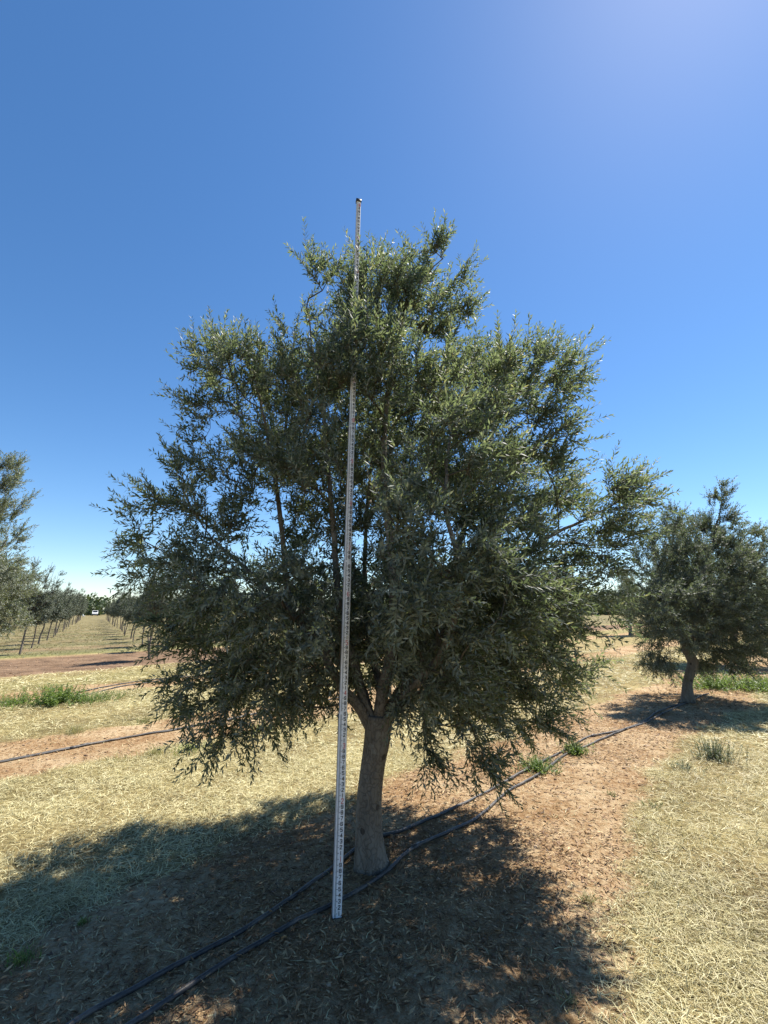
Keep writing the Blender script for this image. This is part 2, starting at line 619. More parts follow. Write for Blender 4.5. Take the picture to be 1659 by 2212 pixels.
def leafquads(P, d, w, L, W, n, curl):
    """flat four-corner leaf, folded on its midrib"""
    a = P
    l = P + d * (L * .45)[:, None] + w * (W * .5)[:, None] + n * (curl * L)[:, None]
    r = P + d * (L * .45)[:, None] - w * (W * .5)[:, None] + n * (curl * L)[:, None]
    tip = P + d * L[:, None]
    V = np.stack([a, l, tip, r], 1).reshape(-1, 3)
    b = (np.arange(len(P)) * 4)[:, None]
    F = np.stack([np.concatenate([b, b + 2, b + 1], 1), np.concatenate([b, b + 3, b + 2], 1)], 1).reshape(-1, 3)
    return V, F


def litter():
    rng = np.random.default_rng(21)
    parts = []
    for y0, y1, n, big in ((1.9, 4.2, 52000, 1.0), (4.2, 8.5, 66000, 1.2), (8.5, 14, 36000, 1.9)):
        x, y = frustum_points(rng, n, y0, y1)
        s = soil_at(x, y)
        nrow = RN[0] * x + RN[1] * y
        dens = s * np.where(abs(nrow - 2.4) < 1.6, 1, .35)
        dens *= .35 + .65 * np.clip(.5 + .7 * wob(x * 3, y * 3), 0, 1)
        k = rng.random(n) < dens
        x, y = x[k], y[k]
        parts.append((x, y, np.full(len(x), big)))
    x = np.concatenate([p[0] for p in parts])
    y = np.concatenate([p[1] for p in parts])
    big = np.concatenate([p[2] for p in parts])
    n = len(x)
    az = rng.uniform(0, 2 * PI, n)
    el = rng.normal(.08, .22, n)
    d = np.stack([np.cos(az) * np.cos(el), np.sin(az) * np.cos(el), np.sin(el)], -1)
    w = np.stack([-np.sin(az), np.cos(az), rng.normal(0, .35, n)], -1)
    w = unit(w)
    nr = unit(np.cross(d, w))
    L = rng.uniform(.018, .055, n) * big
    W = L * rng.uniform(.12, .26, n)
    P = np.stack([x, y, gz(x, y) + rng.uniform(.002, .011, n)], -1)
    V, F = leafquads(P, d, w, L, W, nr, rng.normal(0, .08, n))
    v = rng.beta(1.3, 1.5, n)
    me = mesh_np('leaf_litter', V, F, {'v': ('FACE', np.repeat(v, 2))}, False, [M['litter']])
    tag(obj('leaf_litter', me), 'dead brown olive leaves scattered over the bare soil strips', 'leaf litter', kind='stuff')


cover()
litter()

def orchard_weeds():
    rng = np.random.default_rng(77)
    n = 60000
    y = rng.uniform(15, 75, n) 
    x = -y * rng.uniform(.3, 1.0, n)
    q = RN[0] * x + RN[1] * y
    dens = (.25 + .75 * np.clip(.5 + 1.2 * wob(x * .5, y * .5), 0, 1)) * np.clip(26 / y, 0, 1)
    k = (q > 22.6) & (rng.random(n) < dens)
    x, y, q = x[k], y[k], q[k]
    n = len(x)
    P = np.stack([x, y, gz(x, y)], -1)
    gscore = np.clip(.5 + .9 * wob(x * .35 + 3, y * .35), 0, 1)
    v = np.clip(1 - gscore * rng.uniform(.5, 1.1, n), 0, 1)
    V, F, vv = strips(rng, P, rng.uniform(.08, .24, n), rng.uniform(.012, .03, n) * np.clip(y / 25, 1, 2), rng.uniform(0, 2 * PI, n), rng.uniform(.1, 1.2, n), rng.normal(0, .3, n), v, 1)
    tag(obj('orchard_weeds', mesh_np('orchard_weeds', V, F, {'v': ('FACE', vv)}, False, [M['orchard_weed']])), 'half dry low weeds covering the floor of the young orchard', 'weeds', kind='stuff')


orchard_weeds()

# clods and small stones on the soil
rng = np.random.default_rng(31)
ico_v = []
gr_ = (1 + 5 ** .5) / 2
ico_v = unit(np.array([(-1, gr_, 0), (1, gr_, 0), (-1, -gr_, 0), (1, -gr_, 0), (0, -1, gr_), (0, 1, gr_), (0, -1, -gr_), (0, 1, -gr_), (gr_, 0, -1), (gr_, 0, 1), (-gr_, 0, -1), (-gr_, 0, 1)], float))
ico_f = np.array([(0, 11, 5), (0, 5, 1), (0, 1, 7), (0, 7, 10), (0, 10, 11), (1, 5, 9), (5, 11, 4), (11, 10, 2), (10, 7, 6), (7, 1, 8), (3, 9, 4), (3, 4, 2), (3, 2, 6), (3, 6, 8), (3, 8, 9), (4, 9, 5), (2, 4, 11), (6, 2, 10), (8, 6, 7), (9, 8, 1)])
parts = []
for y0, y1, n_, sc in ((1.9, 5, 4500, 1), (5, 11, 4500, 1.5), (11, 28, 4000, 2.6)):
    x, y = frustum_points(rng, n_, y0, y1)
    k = rng.random(n_) < soil_at(x, y) * .8
    parts.append((x[k], y[k], np.full(k.sum(), sc)))
x, y, sc = [np.concatenate([p[i] for p in parts]) for i in range(3)]
n_ = len(x)
r_ = (.003 + .009 * rng.random(n_) ** 3) * sc
V = ico_v[None] * (1 + rng.normal(0, .2, (n_, 12, 1))) * r_[:, None, None] * np.array([1.2, 1, .7])
V = V + np.stack([x, y, gz(x, y) + r_ * .2], -1)[:, None]
F = (ico_f[None] + (np.arange(n_) * 12)[:, None, None]).reshape(-1, 3)
t = NT('soil_clod')
M['clod'] = t.done(t.bsdf(t.ramp(t.attr('v'), [(0, (.12, .072, .045)), (.6, (.27, .175, .11)), (1, (.42, .32, .22))]), .95, .1))
me = mesh_np('soil_clods', V.reshape(-1, 3), F, {'v': ('FACE', np.repeat(rng.random(n_), 20))}, False, [M['clod']])
tag(obj('soil_clods', me), 'small brown clods and pebbles strewn on the bare soil', 'soil clods', kind='stuff')

# ------------------------------------------------------------------ olive trees
def in_blobs(rng, blobs, n, bias=2.0):
    C = np.array([b[:3] for b in blobs])
    R = np.array([b[3:6] for b in blobs])
    wgt = np.prod(R, 1) ** .85
    idx = rng.choice(len(blobs), n, p=wgt / wgt.sum())
    d = unit(rng.normal(0, 1, (n, 3)))
    r = rng.random(n) ** (1 / 3 / bias * 1.5)
    return C[idx] + d * r[:, None] * R[idx], idx


def grow(rng, limbs, blobs, n_nodes, n_twigs, twig_len=(.14, .36), leaf=(.045, .07), wid=.19, lod=0, axis_pt=(0, 0, 2.2), wind=(.15, 0, 0),
         slot=None, droop=1.0, spacing=.024, tipr=.0016):
    """limbs: list of resampled (n,3) paths. Returns branch tubes and leaves as arrays"""
    pos = [p for L in limbs for p in L]
    dirs = [q for L in limbs for q in unit(np.gradient(L, axis=0))]
    plen = [i * .1 for L in limbs for i in range(len(L))]
    nl = len(pos)
    par = [-1] * nl
    cap = nl + n_nodes * 3 + 10
    PO = np.zeros((cap, 3)); PO[:nl] = pos
    DI = np.zeros((cap, 3)); DI[:nl] = dirs
    PL = np.zeros(cap); PL[:nl] = plen
    PA = np.full(cap, -1)
    cnt = nl
    S, idx = in_blobs(rng, blobs, n_nodes)
    S = S[S[:, 2] > .25]
    d0 = np.array([np.min(np.linalg.norm(PO[:nl] - s, axis=1)) for s in S])
    for s in S[np.argsort(d0)]:
        dv = s - PO[:cnt]
        dist = np.linalg.norm(dv, axis=1) + 1e-6
        cosv = (dv * DI[:cnt]).sum(1) / dist
        cost = dist * (1.25 - .45 * cosv) + .06 * PL[:cnt]
        q = int(np.argmin(cost))
        D = dist[q]
        if D < .03: continue
        prev = q
        k = 1 if D < .15 else 2 if D < .45 else 3
        side = rng.normal(0, .07, 3) * D + np.array([0, 0, .05 * D])
        for j in range(1, k + 1):
            f = j / k
            p = PO[q] + dv[q] * f + side * math.sin(PI * f) * (k > 1) + DI[q] * (.18 * D * f * (1 - f))
            PO[cnt] = p
            g = p - PO[prev]
            DI[cnt] = g / (np.linalg.norm(g) + 1e-9)
            PL[cnt] = PL[prev] + np.linalg.norm(g)
            PA[cnt] = prev
            prev = cnt
            cnt += 1
    PO, DI, PA = PO[:cnt], DI[:cnt], PA[:cnt]
    A = np.full(cnt, tipr ** 2.3)
    for i in range(cnt - 1, nl - 1, -1):
        A[PA[i]] += A[i]
    R = A ** (1 / 2.3)
    e = np.arange(nl, cnt)
    ra = np.where(PA[e] < nl, R[e] * 1.15, np.minimum(R[PA[e]], R[e] * 1.4))
    EA, EB, rb = PO[PA[e]], PO[e], R[e]
    # twigs
    wgt = 1 / (R[e] + .0015)
    ti = rng.choice(len(e), n_twigs, p=wgt / wgt.sum())
    f = rng.random((n_twigs, 1))
    T0 = EA[ti] * (1 - f) + EB[ti] * f
    ax = np.array(axis_pt)
    outw = unit(T0 - ax)
    d = unit(DI[e][ti] * .55 + outw * .75 + rng.normal(0, .55, (n_twigs, 3)) + np.array([0, 0, .22]) + np.array(wind))
    L = rng.uniform(*twig_len, n_twigs)
    K = 3 if lod == 0 else 2
    bk = 4 / K
    pts = [T0]
    low = np.clip((ax[2] - T0[:, 2:3]) / 1.2, -1, 1.0)
    bend = rng.normal(0, .10, (n_twigs, 3)) + np.array(wind) * .35 + np.concatenate([np.zeros((n_twigs, 2)), -.095 * droop * (low + .2)], 1)
    dd = d
    for k in range(K):
        pts.append(pts[-1] + dd * (L / K)[:, None])
        dd = unit(dd + bend * bk)
    TP = np.stack(pts, 1)
    ok = TP[:, :, 2].min(1) > .12
    if slot is not None:
        ok &= ~slot(TP.reshape(-1, 3)).reshape(n_twigs, K + 1).any(1)
    TP, L = TP[ok], L[ok]
    nt = len(TP)
    sg0 = TP[:, :-1].reshape(-1, 3)
    sg1 = TP[:, 1:].reshape(-1, 3)
    rr = np.tile(np.linspace(.0016, .0006, K + 1), (nt, 1))
    if slot is not None:
        ek = ~(slot(EB) | slot(EA))
        EA, EB, ra, rb = EA[ek], EB[ek], ra[ek], rb[ek]
    bv1, bf1 = edge_tubes(EA, EB, ra, rb, 5 if lod == 0 else 3)
    bv2, bf2 = edge_tubes(sg0, sg1, rr[:, :-1].ravel(), rr[:, 1:].ravel(), 3)
    bV, bF = np.vstack([bv1, bv2]), np.vstack([bf1, bf2 + len(bv1)])
    # leaves in opposite pairs
    Mx = int(twig_len[1] / spacing) + 1
    st = np.arange(Mx)[None] * spacing + .02 + rng.uniform(0, .012, (nt, 1))
    valid = st < L[:, None]
    tt, ss = np.nonzero(valid)
    fr = st[tt, ss] / L[tt] * K
    k0 = np.minimum(fr.astype(int), K - 1)
    fq = (fr - k0)[:, None]
    base = TP[tt, k0] * (1 - fq) + TP[tt, k0 + 1] * fq
    td = unit(TP[tt, k0 + 1] - TP[tt, k0])
    ref = unit(rng.normal(0, 1, (nt, 3)))[tt]
    u = unit(ref - td * (ref * td).sum(1, keepdims=True))
    wv = np.cross(td, u)
    ph = (ss % 2) * PI / 2 + rng.normal(0, .25, len(tt))
    u = u * np.cos(ph)[:, None] + wv * np.sin(ph)[:, None]
    base = np.concatenate([base, base]); td = np.concatenate([td, td]); u = np.concatenate([u, -u])
    endf = np.concatenate([fr, fr]) / K
    m = len(base)
    keep = rng.random(m) < .93
    base, td, u, endf = base[keep], td[keep], u[keep], endf[keep]
    m = len(base)
    an = rng.normal(.92, .22, m) * (1.1 - .4 * endf)
    ld = unit(td * np.cos(an)[:, None] + u * np.sin(an)[:, None] + rng.normal(0, .16, (m, 3)) + np.array(wind) * .2)
    nn = unit(td - ld * (td * ld).sum(1, keepdims=True) + np.array([0, 0, .35]))
    nn = unit(nn - ld * (nn * ld).sum(1, keepdims=True))
    w = np.cross(ld, nn)
    ro = rng.normal(0, .45, m)[:, None]
    nn, w = nn * np.cos(ro) + w * np.sin(ro), w * np.cos(ro) - nn * np.sin(ro)
    LL = rng.uniform(*leaf, m) * (1 - .35 * endf ** 3)
    WW = LL * wid * rng.uniform(.85, 1.2, m)
    if slot is not None:
        kk = ~(slot(base) | slot(base + ld * LL[:, None]))
        base, ld, nn, w, LL, WW = base[kk], ld[kk], nn[kk], w[kk], LL[kk], WW[kk]
        m = len(base)
    v = np.clip(rng.beta(1.05, 1.35, m) * .93, 0, .93)
    v = np.where(rng.random(m) < .008, 1.0, v)
    V, F = leafquads(base, ld, w, LL, WW * 1.2, nn, rng.normal(.025, .025, m))
    v = np.repeat(v, 2)
    return bV, bF, V, F, v


def bark_bump(amp, seed):
    r = np.random.default_rng(seed)
    k = [(r.integers(1, 4), r.uniform(2, 9), r.uniform(0, 6.3), r.uniform(.4, 1)) for _ in range(7)]

    def f(P, ang):
        s = 0
        for m, fz, ph, a in k:
            s = s + a * np.sin(m * ang + fz * P[..., 2] + ph)
        flare = np.exp(-np.maximum(P[..., 2], 0) / .07) * (np.sin(5 * ang + 1) + .6 * np.sin(8 * ang))
        return 1 + amp * s + amp * 2.6 * flare
    return f


def olive(name, label, group, origin, trunk, trunk_r, limbs, blobs, seed, n_nodes, n_twigs, leafmat, sides=20, lod=0, wind=(.15, 0, 0), slot=None,
          leaf=(.045, .07), wid=.19, twig_len=(.14, .36), spacing=.024, axis_z=2.2, droop=1.0):
    """all coordinates in the place; parts are stored relative to the trunk base"""
    rng = np.random.default_rng(seed)
    o = np.array(origin, float)
    root = empty(name, tuple(o))
    tag(root, label, 'olive tree', group)
    tp = spline(np.column_stack([np.array(trunk, float), trunk_r]), .03)
    V, F = sweep(tp[:, :3] - o, tp[:, 3], sides, bark_bump(.032, seed))
    obj('trunk', mesh_np('trunk', V, F, None, True, [M['bark']]), root)
    res = []
    for q, (pts, r0, r1) in enumerate(limbs):
        lp = spline(pts, .05)
        nL = len(lp)
        rad = (r0 + (r1 - r0) * np.linspace(0, 1, nL) ** .7) * .9
        wobv = np.cumsum(rng.normal(0, .0045, (nL, 3)), 0) * np.linspace(0, 1, nL)[:, None]
        lp = lp + wobv
        res.append(lp[min(6, nL // 4):])
        V, F = sweep(lp - o, rad, 10 if lod == 0 else 6, bark_bump(.04, seed + q + 1))
        obj('limb', mesh_np('limb', V, F, None, True, [M['bark']]), root)
    ax = (o[0], o[1], axis_z)
    bV, bF, lV, lF, v = grow(rng, res, blobs, n_nodes, n_twigs, lod=lod, wind=wind, slot=slot, leaf=leaf, wid=wid, twig_len=twig_len, spacing=spacing, axis_pt=ax, droop=droop)
    tag(obj('branches', mesh_np('branches', bV - o, bF, None, True, [M['twig']]), root), kind='stuff')
    tag(obj('crown', mesh_np('crown', lV - o, lF, {'v': ('FACE', v)}, False, [leafmat]), root), kind='stuff')
    print(name, 'leaf tris', len(lF), 'branch tris', len(bF))
    return root


def blob(px, py, Y, rx, ry=None, ry_depth=None):
    c = at(px, py, Y)
    dep = Y * CP + (c[2] - CAM_H) * SP
    ry = ry or rx
    s = dep / 1000
    return (*c, rx * s, (ry_depth or rx) * s, ry * s)


TY = 3.70   # the measured tree's distance
TX = gr(801, 1882)[0]
TY = gr(801, 1882)[1]


def mblob(px, py, Y, *r):
    return blob(px, py, TY + (Y - TY) * (.74 if Y < TY else 1), *[q * (.98 if py < 960 else 1.0) for q in r])


main_blobs = [
    # crest
    mblob(905, 650, TY, 85, 75), mblob(945, 570, TY + .1, 42, 48), mblob(688, 630, TY + .1, 58, 85), mblob(800, 660, TY - .1, 95, 75), mblob(855, 620, TY + .3, 70, 60),
    mblob(960, 690, TY + .2, 60, 70),
    mblob(667, 565, TY + .1, 22, 40), mblob(965, 535, TY + .1, 22, 28), mblob(1000, 605, TY + .1, 22, 22), mblob(755, 590, TY, 40, 35),
    mblob(770, 810, TY - .85, 95, 75, 60), mblob(770, 700, TY - .7, 85, 60, 60), mblob(785, 620, TY - .5, 55, 45, 45),
    # upper ring
    mblob(530, 810, TY, 90, 75), mblob(455, 800, TY + .2, 55, 70), mblob(640, 850, TY + .5, 100, 70), mblob(650, 850, TY - .5, 90, 65), mblob(1130, 840, TY + .1, 110, 90), mblob(1235, 815, TY + .2, 50, 55),
    mblob(1010, 860, TY - .5, 120, 90), mblob(1000, 850, TY + .7, 115, 90), mblob(1035, 790, TY + .1, 55, 55), mblob(480, 1180, TY, 75, 75), mblob(610, 780, TY + .1, 60, 60), mblob(800, 790, TY - .7, 110, 85), mblob(800, 800, TY + .9, 140, 100),
    mblob(470, 930, TY, 75, 75), mblob(1180, 930, TY - .2, 70, 70),
    # waist
    mblob(470, 1060, TY + .1, 105, 90), mblob(365, 1120, TY, 75, 75), mblob(305, 1215, TY + .1, 40, 65), mblob(690, 1000, TY - .6, 110, 90), mblob(620, 960, TY + .7, 120, 90),
    mblob(980, 1020, TY - .9, 150, 120), mblob(1100, 1060, TY + .5, 150, 110), mblob(860, 1000, TY + 1.1, 180, 120), mblob(1290, 1110, TY + .1, 95, 90), mblob(1375, 1085, TY + .2, 45, 60),
    mblob(860, 1110, TY - 1.2, 100, 55), mblob(930, 1160, TY - 1.2, 80, 60),
    # heart of the crown behind the staff
    mblob(745, 1130, TY + .1, 60, 110, 60), mblob(760, 1300, TY + .15, 70, 100, 60), mblob(690, 1180, TY + .5, 80, 110), mblob(790, 950, TY + .1, 70, 90), mblob(850, 1150, TY + .2, 90, 110), mblob(780, 1420, TY + .5, 90, 70),
    mblob(880, 1440, TY + .1, 70, 70), mblob(700, 1500, TY + .3, 60, 45), mblob(820, 1300, TY + .6, 110, 110), mblob(930, 1330, TY, 100, 90), mblob(690, 1330, TY - .1, 70, 90), mblob(560, 1400, TY, 110, 90), mblob(1050, 1180, TY - .4, 120, 100),
    mblob(800, 1430, TY - .35, 85, 55, 50), mblob(890, 1490, TY - .3, 65, 40, 50), mblob(700, 1490, TY - .3, 65, 45, 50),
    mblob(765, 1500, TY - .45, 60, 36, 40), mblob(855, 1515, TY - .45, 60, 30, 40), mblob(640, 1060, TY + .1, 75, 80), mblob(560, 1000, TY - .2, 70, 70), mblob(400, 1400, TY, 50, 80), mblob(560, 1540, TY - .1, 90, 40),
    # skirt
    mblob(420, 1290, TY, 85, 110), mblob(500, 1290, TY - .5, 110, 100), mblob(640, 1330, TY - .7, 110, 120), mblob(560, 1330, TY + .8, 130, 120), mblob(450, 1450, TY, 80, 90),
    mblob(480, 1555, TY - .2, 70, 60), mblob(590, 1500, TY - .4, 100, 70), mblob(600, 1470, TY + .6, 110, 90), mblob(700, 1430, TY + .2, 70, 70),
    mblob(870, 1280, TY - 1.0, 130, 120), mblob(1010, 1280, TY - .8, 140, 130), mblob(1140, 1280, TY, 125, 130), mblob(1260, 1270, TY + .2, 80, 110), mblob(1050, 1320, TY + .9, 170, 130),
    mblob(860, 1330, TY + 1.2, 150, 120), mblob(960, 1430, TY - .5, 120, 80), mblob(1100, 1440, TY, 105, 90), mblob(1210, 1420, TY + .2, 70, 80), mblob(1000, 1470, TY + .6, 130, 80),
    mblob(900, 1600, TY - .4, 45, 60), mblob(1040, 1600, TY - .4, 50, 70), mblob(897, 1655, TY - .4, 22, 35, 22), mblob(1040, 1665, TY - .4, 24, 38, 24), mblob(1150, 1550, TY, 70, 50), mblob(1000, 1530, TY - .2, 90, 50),
]
main_trunk = [(TX, TY, -.06), (*at(799, 1860, TY)[:2], .05), tuple(at(797, 1800, TY)), tuple(at(798, 1720, TY)), tuple(at(804, 1650, TY)), tuple(at(814, 1590, TY)), tuple(at(818, 1545, TY))]
main_tr = [.16, .120, .097, .088, .085, .093, .088]
fork = at(816, 1570, TY)
fk = lambda dx, dz: tuple(fork + np.array([dx, 0, dz]))
main_limbs = [
    ([fk(-.03, -.03), tuple(at(775, 1525, TY - .03)), tuple(at(742, 1490, TY - .08)), tuple(at(700, 1420, TY - .1)), tuple(at(640, 1340, TY - .1)), tuple(at(560, 1260, TY - .05)), tuple(at(470, 1180, TY))], .056, .012),
    ([fk(-.04, .02), tuple(at(782, 1500, TY + .02)), tuple(at(768, 1440, TY + .05)), tuple(at(735, 1330, TY + .06)), tuple(at(728, 1180, TY + .08)), tuple(at(722, 1040, TY + .1)), tuple(at(715, 900, TY + .12)), tuple(at(703, 790, TY + .1)), tuple(at(696, 700, TY + .1))], .050, .006),
    ([fk(-.05, .03), tuple(at(770, 1470, TY + .12)), tuple(at(690, 1380, TY + .22)), tuple(at(625, 1290, TY + .25)), tuple(at(610, 1190, TY + .25)), tuple(at(600, 1090, TY + .2)), tuple(at(575, 960, TY + .15)), tuple(at(540, 820, TY + .1))], .050, .009),
    ([fk(.03, .0), tuple(at(850, 1520, TY + .03)), tuple(at(905, 1440, TY + .08)), tuple(at(990, 1330, TY + .1)), tuple(at(1090, 1230, TY + .1)), tuple(at(1210, 1150, TY + .12)), tuple(at(1310, 1100, TY + .12))], .058, .010),
    ([fk(.01, .04), tuple(at(830, 1480, TY - .08)), tuple(at(850, 1380, TY - .15)), tuple(at(845, 1220, TY - .12)), tuple(at(830, 1060, TY - .05)), tuple(at(825, 930, TY)), tuple(at(845, 790, TY + .03)), tuple(at(870, 680, TY + .05)), tuple(at(930, 590, TY + .1))], .058, .008),
    ([fk(.03, .03), tuple(at(862, 1500, TY + .2)), tuple(at(920, 1380, TY + .4)), tuple(at(985, 1210, TY + .45)), tuple(at(1040, 1030, TY + .4)), tuple(at(1090, 900, TY + .3)), tuple(at(1160, 820, TY + .2))], .050, .009),
    ([fk(.0, .02), tuple(at(822, 1490, TY + .25)), tuple(at(800, 1380, TY + .55)), tuple(at(790, 1230, TY + .8)), tuple(at(800, 1050, TY + .85)), tuple(at(810, 880, TY + .7))], .046, .009),
    ([fk(.03, .0), tuple(at(880, 1500, TY - .25)), tuple(at(960, 1400, TY - .55)), tuple(at(1000, 1250, TY - .75)), tuple(at(970, 1100, TY - .8)), tuple(at(980, 950, TY - .6))], .044, .009),
]
ROD = np.array([*gr(727, 1992), 0])


def rod_slot(P):
    """clear way kept open for the staff: nothing grows between it and the alley"""
    x, y, z = P[:, 0], P[:, 1], P[:, 2]
    c = ROD[0] + .014 * z
    edge = .05 + .02 * np.sin(z * 9) + .025 * np.sin(z * 23 + 1)
    return (x > c - .04 - edge * .3) & (x < c + .10 + edge * .6) & (y < ROD[1] + .03) & (z < 3.05)


olive('olive_tree', 'large olive tree in the middle with the white measuring staff before it', 'mature olive trees', (TX, TY, 0), main_trunk, main_tr, main_limbs,
      main_blobs, 101, 3100, 15000, M['leaf'], sides=28, slot=rod_slot, axis_z=2.1, wind=(.16, 0, 0), leaf=(.04, .066), wid=.215, spacing=.021)

# neighbour to the right
RX, RY = gr(1487, 1518)
rb = [blob(1560, 1080, RY, 28, 42), blob(1545, 1150, RY, 60, 55), blob(1450, 1140, RY, 45, 40), blob(1430, 1220, RY, 70, 70), blob(1530, 1240, RY - .5, 90, 80), blob(1620, 1200, RY, 60, 70), blob(1610, 1280, RY, 80, 80),
      blob(1400, 1310, RY, 60, 65), blob(1470, 1320, RY - .8, 80, 75), blob(1480, 1310, RY + .8, 90, 80), blob(1560, 1350, RY - .5, 80, 70), blob(1630, 1370, RY, 60, 80), blob(1420, 1400, RY, 50, 50), blob(1540, 1410, RY + .4, 70, 45), blob(1610, 1430, RY, 50, 40), blob(1440, 1440, RY - .2, 40, 22), blob(1500, 1200, RY + .6, 80, 80)]
rt = [(RX, RY, -.08), tuple(at(1485, 1482, RY)), tuple(at(1491, 1452, RY)), tuple(at(1496, 1430, RY)), tuple(at(1482, 1402, RY))]
f2 = at(1484, 1410, RY)
rl = [([tuple(f2), tuple(at(1470, 1370, RY)), tuple(at(1440, 1310, RY)), tuple(at(1420, 1230, RY))], .07, .012), ([tuple(f2), tuple(at(1500, 1350, RY - .2)), tuple(at(1510, 1270, RY - .3)), tuple(at(1540, 1160, RY)), tuple(at(1560, 1080, RY))], .075, .012),
      ([tuple(f2), tuple(at(1530, 1370, RY)), tuple(at(1580, 1320, RY)), tuple(at(1620, 1240, RY))], .07, .012), ([tuple(f2), tuple(at(1490, 1350, RY + .5)), tuple(at(1490, 1250, RY + .7))], .06, .012)]
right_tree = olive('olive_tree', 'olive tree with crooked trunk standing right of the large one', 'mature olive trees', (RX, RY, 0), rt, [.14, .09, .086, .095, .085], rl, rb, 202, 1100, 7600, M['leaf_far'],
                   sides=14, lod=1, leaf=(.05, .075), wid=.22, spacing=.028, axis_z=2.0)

# neighbour cut by the left edge
LX, LY = -8.75, 9.1
lb = [blob(x, y, LY + dy, r, q) for x, y, dy, r, q in
      [(10, 1020, 0, 38, 42), (20, 1090, .2, 42, 40), (-40, 1060, 0, 70, 80), (-20, 1160, 0, 60, 60), (20, 1260, 0, 50, 65), (-10, 1320, 0, 70, 60), (-110, 1140, 0, 90, 100), (-100, 1280, 0, 110, 90), (-60, 1240, -.9, 90, 90), (-90, 1250, .9, 100, 90), (-190, 1230, 0, 90, 110), (-120, 1020, 0, 60, 60)]]
f3 = np.array([LX, LY, 1.0])
lt = [(LX, LY, -.08), (LX + .02, LY, .5), (LX, LY, 1.05)]
ll = [([tuple(f3), tuple(f3 + (.5, 0, .6)), tuple(f3 + (.9, 0, 1.2)), tuple(f3 + (1.3, 0, 2.2))], .07, .012), ([tuple(f3), tuple(f3 + (.1, -.3, .8)), tuple(f3 + (.2, -.4, 1.6)), tuple(f3 + (.5, 0, 3))], .07, .012),
      ([tuple(f3), tuple(f3 + (-.4, .2, .7)), tuple(f3 + (-.8, .3, 1.8))], .07, .012), ([tuple(f3), tuple(f3 + (.1, .5, .7)), tuple(f3 + (.2, .8, 1.6))], .06, .012)]
left_tree = olive('olive_tree', 'olive tree cut off by the left edge of the picture', 'mature olive trees', (LX, LY, 0), lt, [.17, .13, .12], ll, lb, 303, 900, 6800, M['leaf_pale'], sides=12, lod=1, leaf=(.05, .075), wid=.22, spacing=.028, axis_z=2.0)

for src, x, y, rz, sc, lab in ((right_tree, 11.6, 15.6, 2.2, 1.08, 'olive tree partly hidden behind the crooked olive at the right edge'),
                               (left_tree, 17.8, 34.5, 1.0, .95, 'far olive tree seen in the gap between the two nearest olives'),
                               (right_tree, 23.5, 39.5, 4.1, 1.0, 'far olive tree behind the left side of the crooked olive')):
    c = copy_tree(src)
    c.location = (x, y, 0)
    c.rotation_euler = (0, 0, rz)
    c.scale = (sc, sc, sc)
    tag(c, lab, 'olive tree', 'mature olive trees')

# ------------------------------------------------------------------ young orchard, top left
def young(seed, h):
    rng = np.random.default_rng(seed)
    root = empty('young_olive_tree')
    lean = .16
    tp = spline([(0, 0, -.05, .042), (.03 + rng.uniform(-.05, .06), rng.uniform(-.05, .05), .4, .034), (.10 + rng.uniform(-.07, .08), .03, .85, .032), (.17, 0, 1.15, .032), (.34, .02, 1.7, .024), (.6, 0, 2.3, .015), (1.0, 0, h * .86, .006)], .08)
    V, F = sweep(tp[:, :3], tp[:, 3], 8, bark_bump(.05, seed))
    obj('trunk', mesh_np('trunk', V, F, None, True, [M['ybark']]), root)
    blobs, limbs = [], []
    tops = [(tp[-12:, :3])]
    limbs.append(tp[len(tp) // 2:, :3])
    for k in range(9):
        a = k / 9 * 2 * PI + rng.uniform(0, .6)
        z0 = rng.uniform(1.2, 1.7)
        st = np.array([.2, 0, z0])
        hh = h * rng.uniform(.62, .98)
        R = rng.uniform(.2, .48)
        end = np.array([R * math.cos(a) + .25 + .28 * (hh - z0), R * math.sin(a), hh])
        mid = (st + end) / 2 + np.array([R * .5 * math.cos(a), R * .5 * math.sin(a), -.05])
        lp = spline([st, mid, end], .1)
        limbs.append(lp)
        for q in np.linspace(.25, 1, 5):
            c = lp[int(q * (len(lp) - 1))]
            r = .235 * (1.15 - q * .72)
            blobs.append((*c, r * 1.0, r, r * 1.25))
    bl = []
    for lp in limbs[1:]:
        n = len(lp)
        bl.append(edge_tubes(lp[:-1], lp[1:], np.linspace(.016, .005, n)[:-1], np.linspace(.016, .005, n)[1:], 4))
    off = 0
    vs_, fs_ = [], []
    for V, F in bl:
        vs_.append(V); fs_.append(F + off); off += len(V)
    bV, bF, lV, lF, v = grow(rng, limbs, blobs, 220, 880, lod=1, leaf=(.055, .085), wid=.27, twig_len=(.16, .36), spacing=.036, axis_pt=(.4, 0, 1.9), wind=(.42, 0, .06), droop=.2)
    bV = np.vstack(vs_ + [bV]); bF = np.vstack(fs_ + [bF + off])
    tag(obj('branches', mesh_np('branches', bV, bF, None, True, [M['ybark']]), root), kind='stuff')
    tag(obj('crown', mesh_np('crown', lV, lF, {'v': ('FACE', v)}, False, [M['leaf_young']]), root), kind='stuff')
    print('young', len(lF), len(bF))
    return root


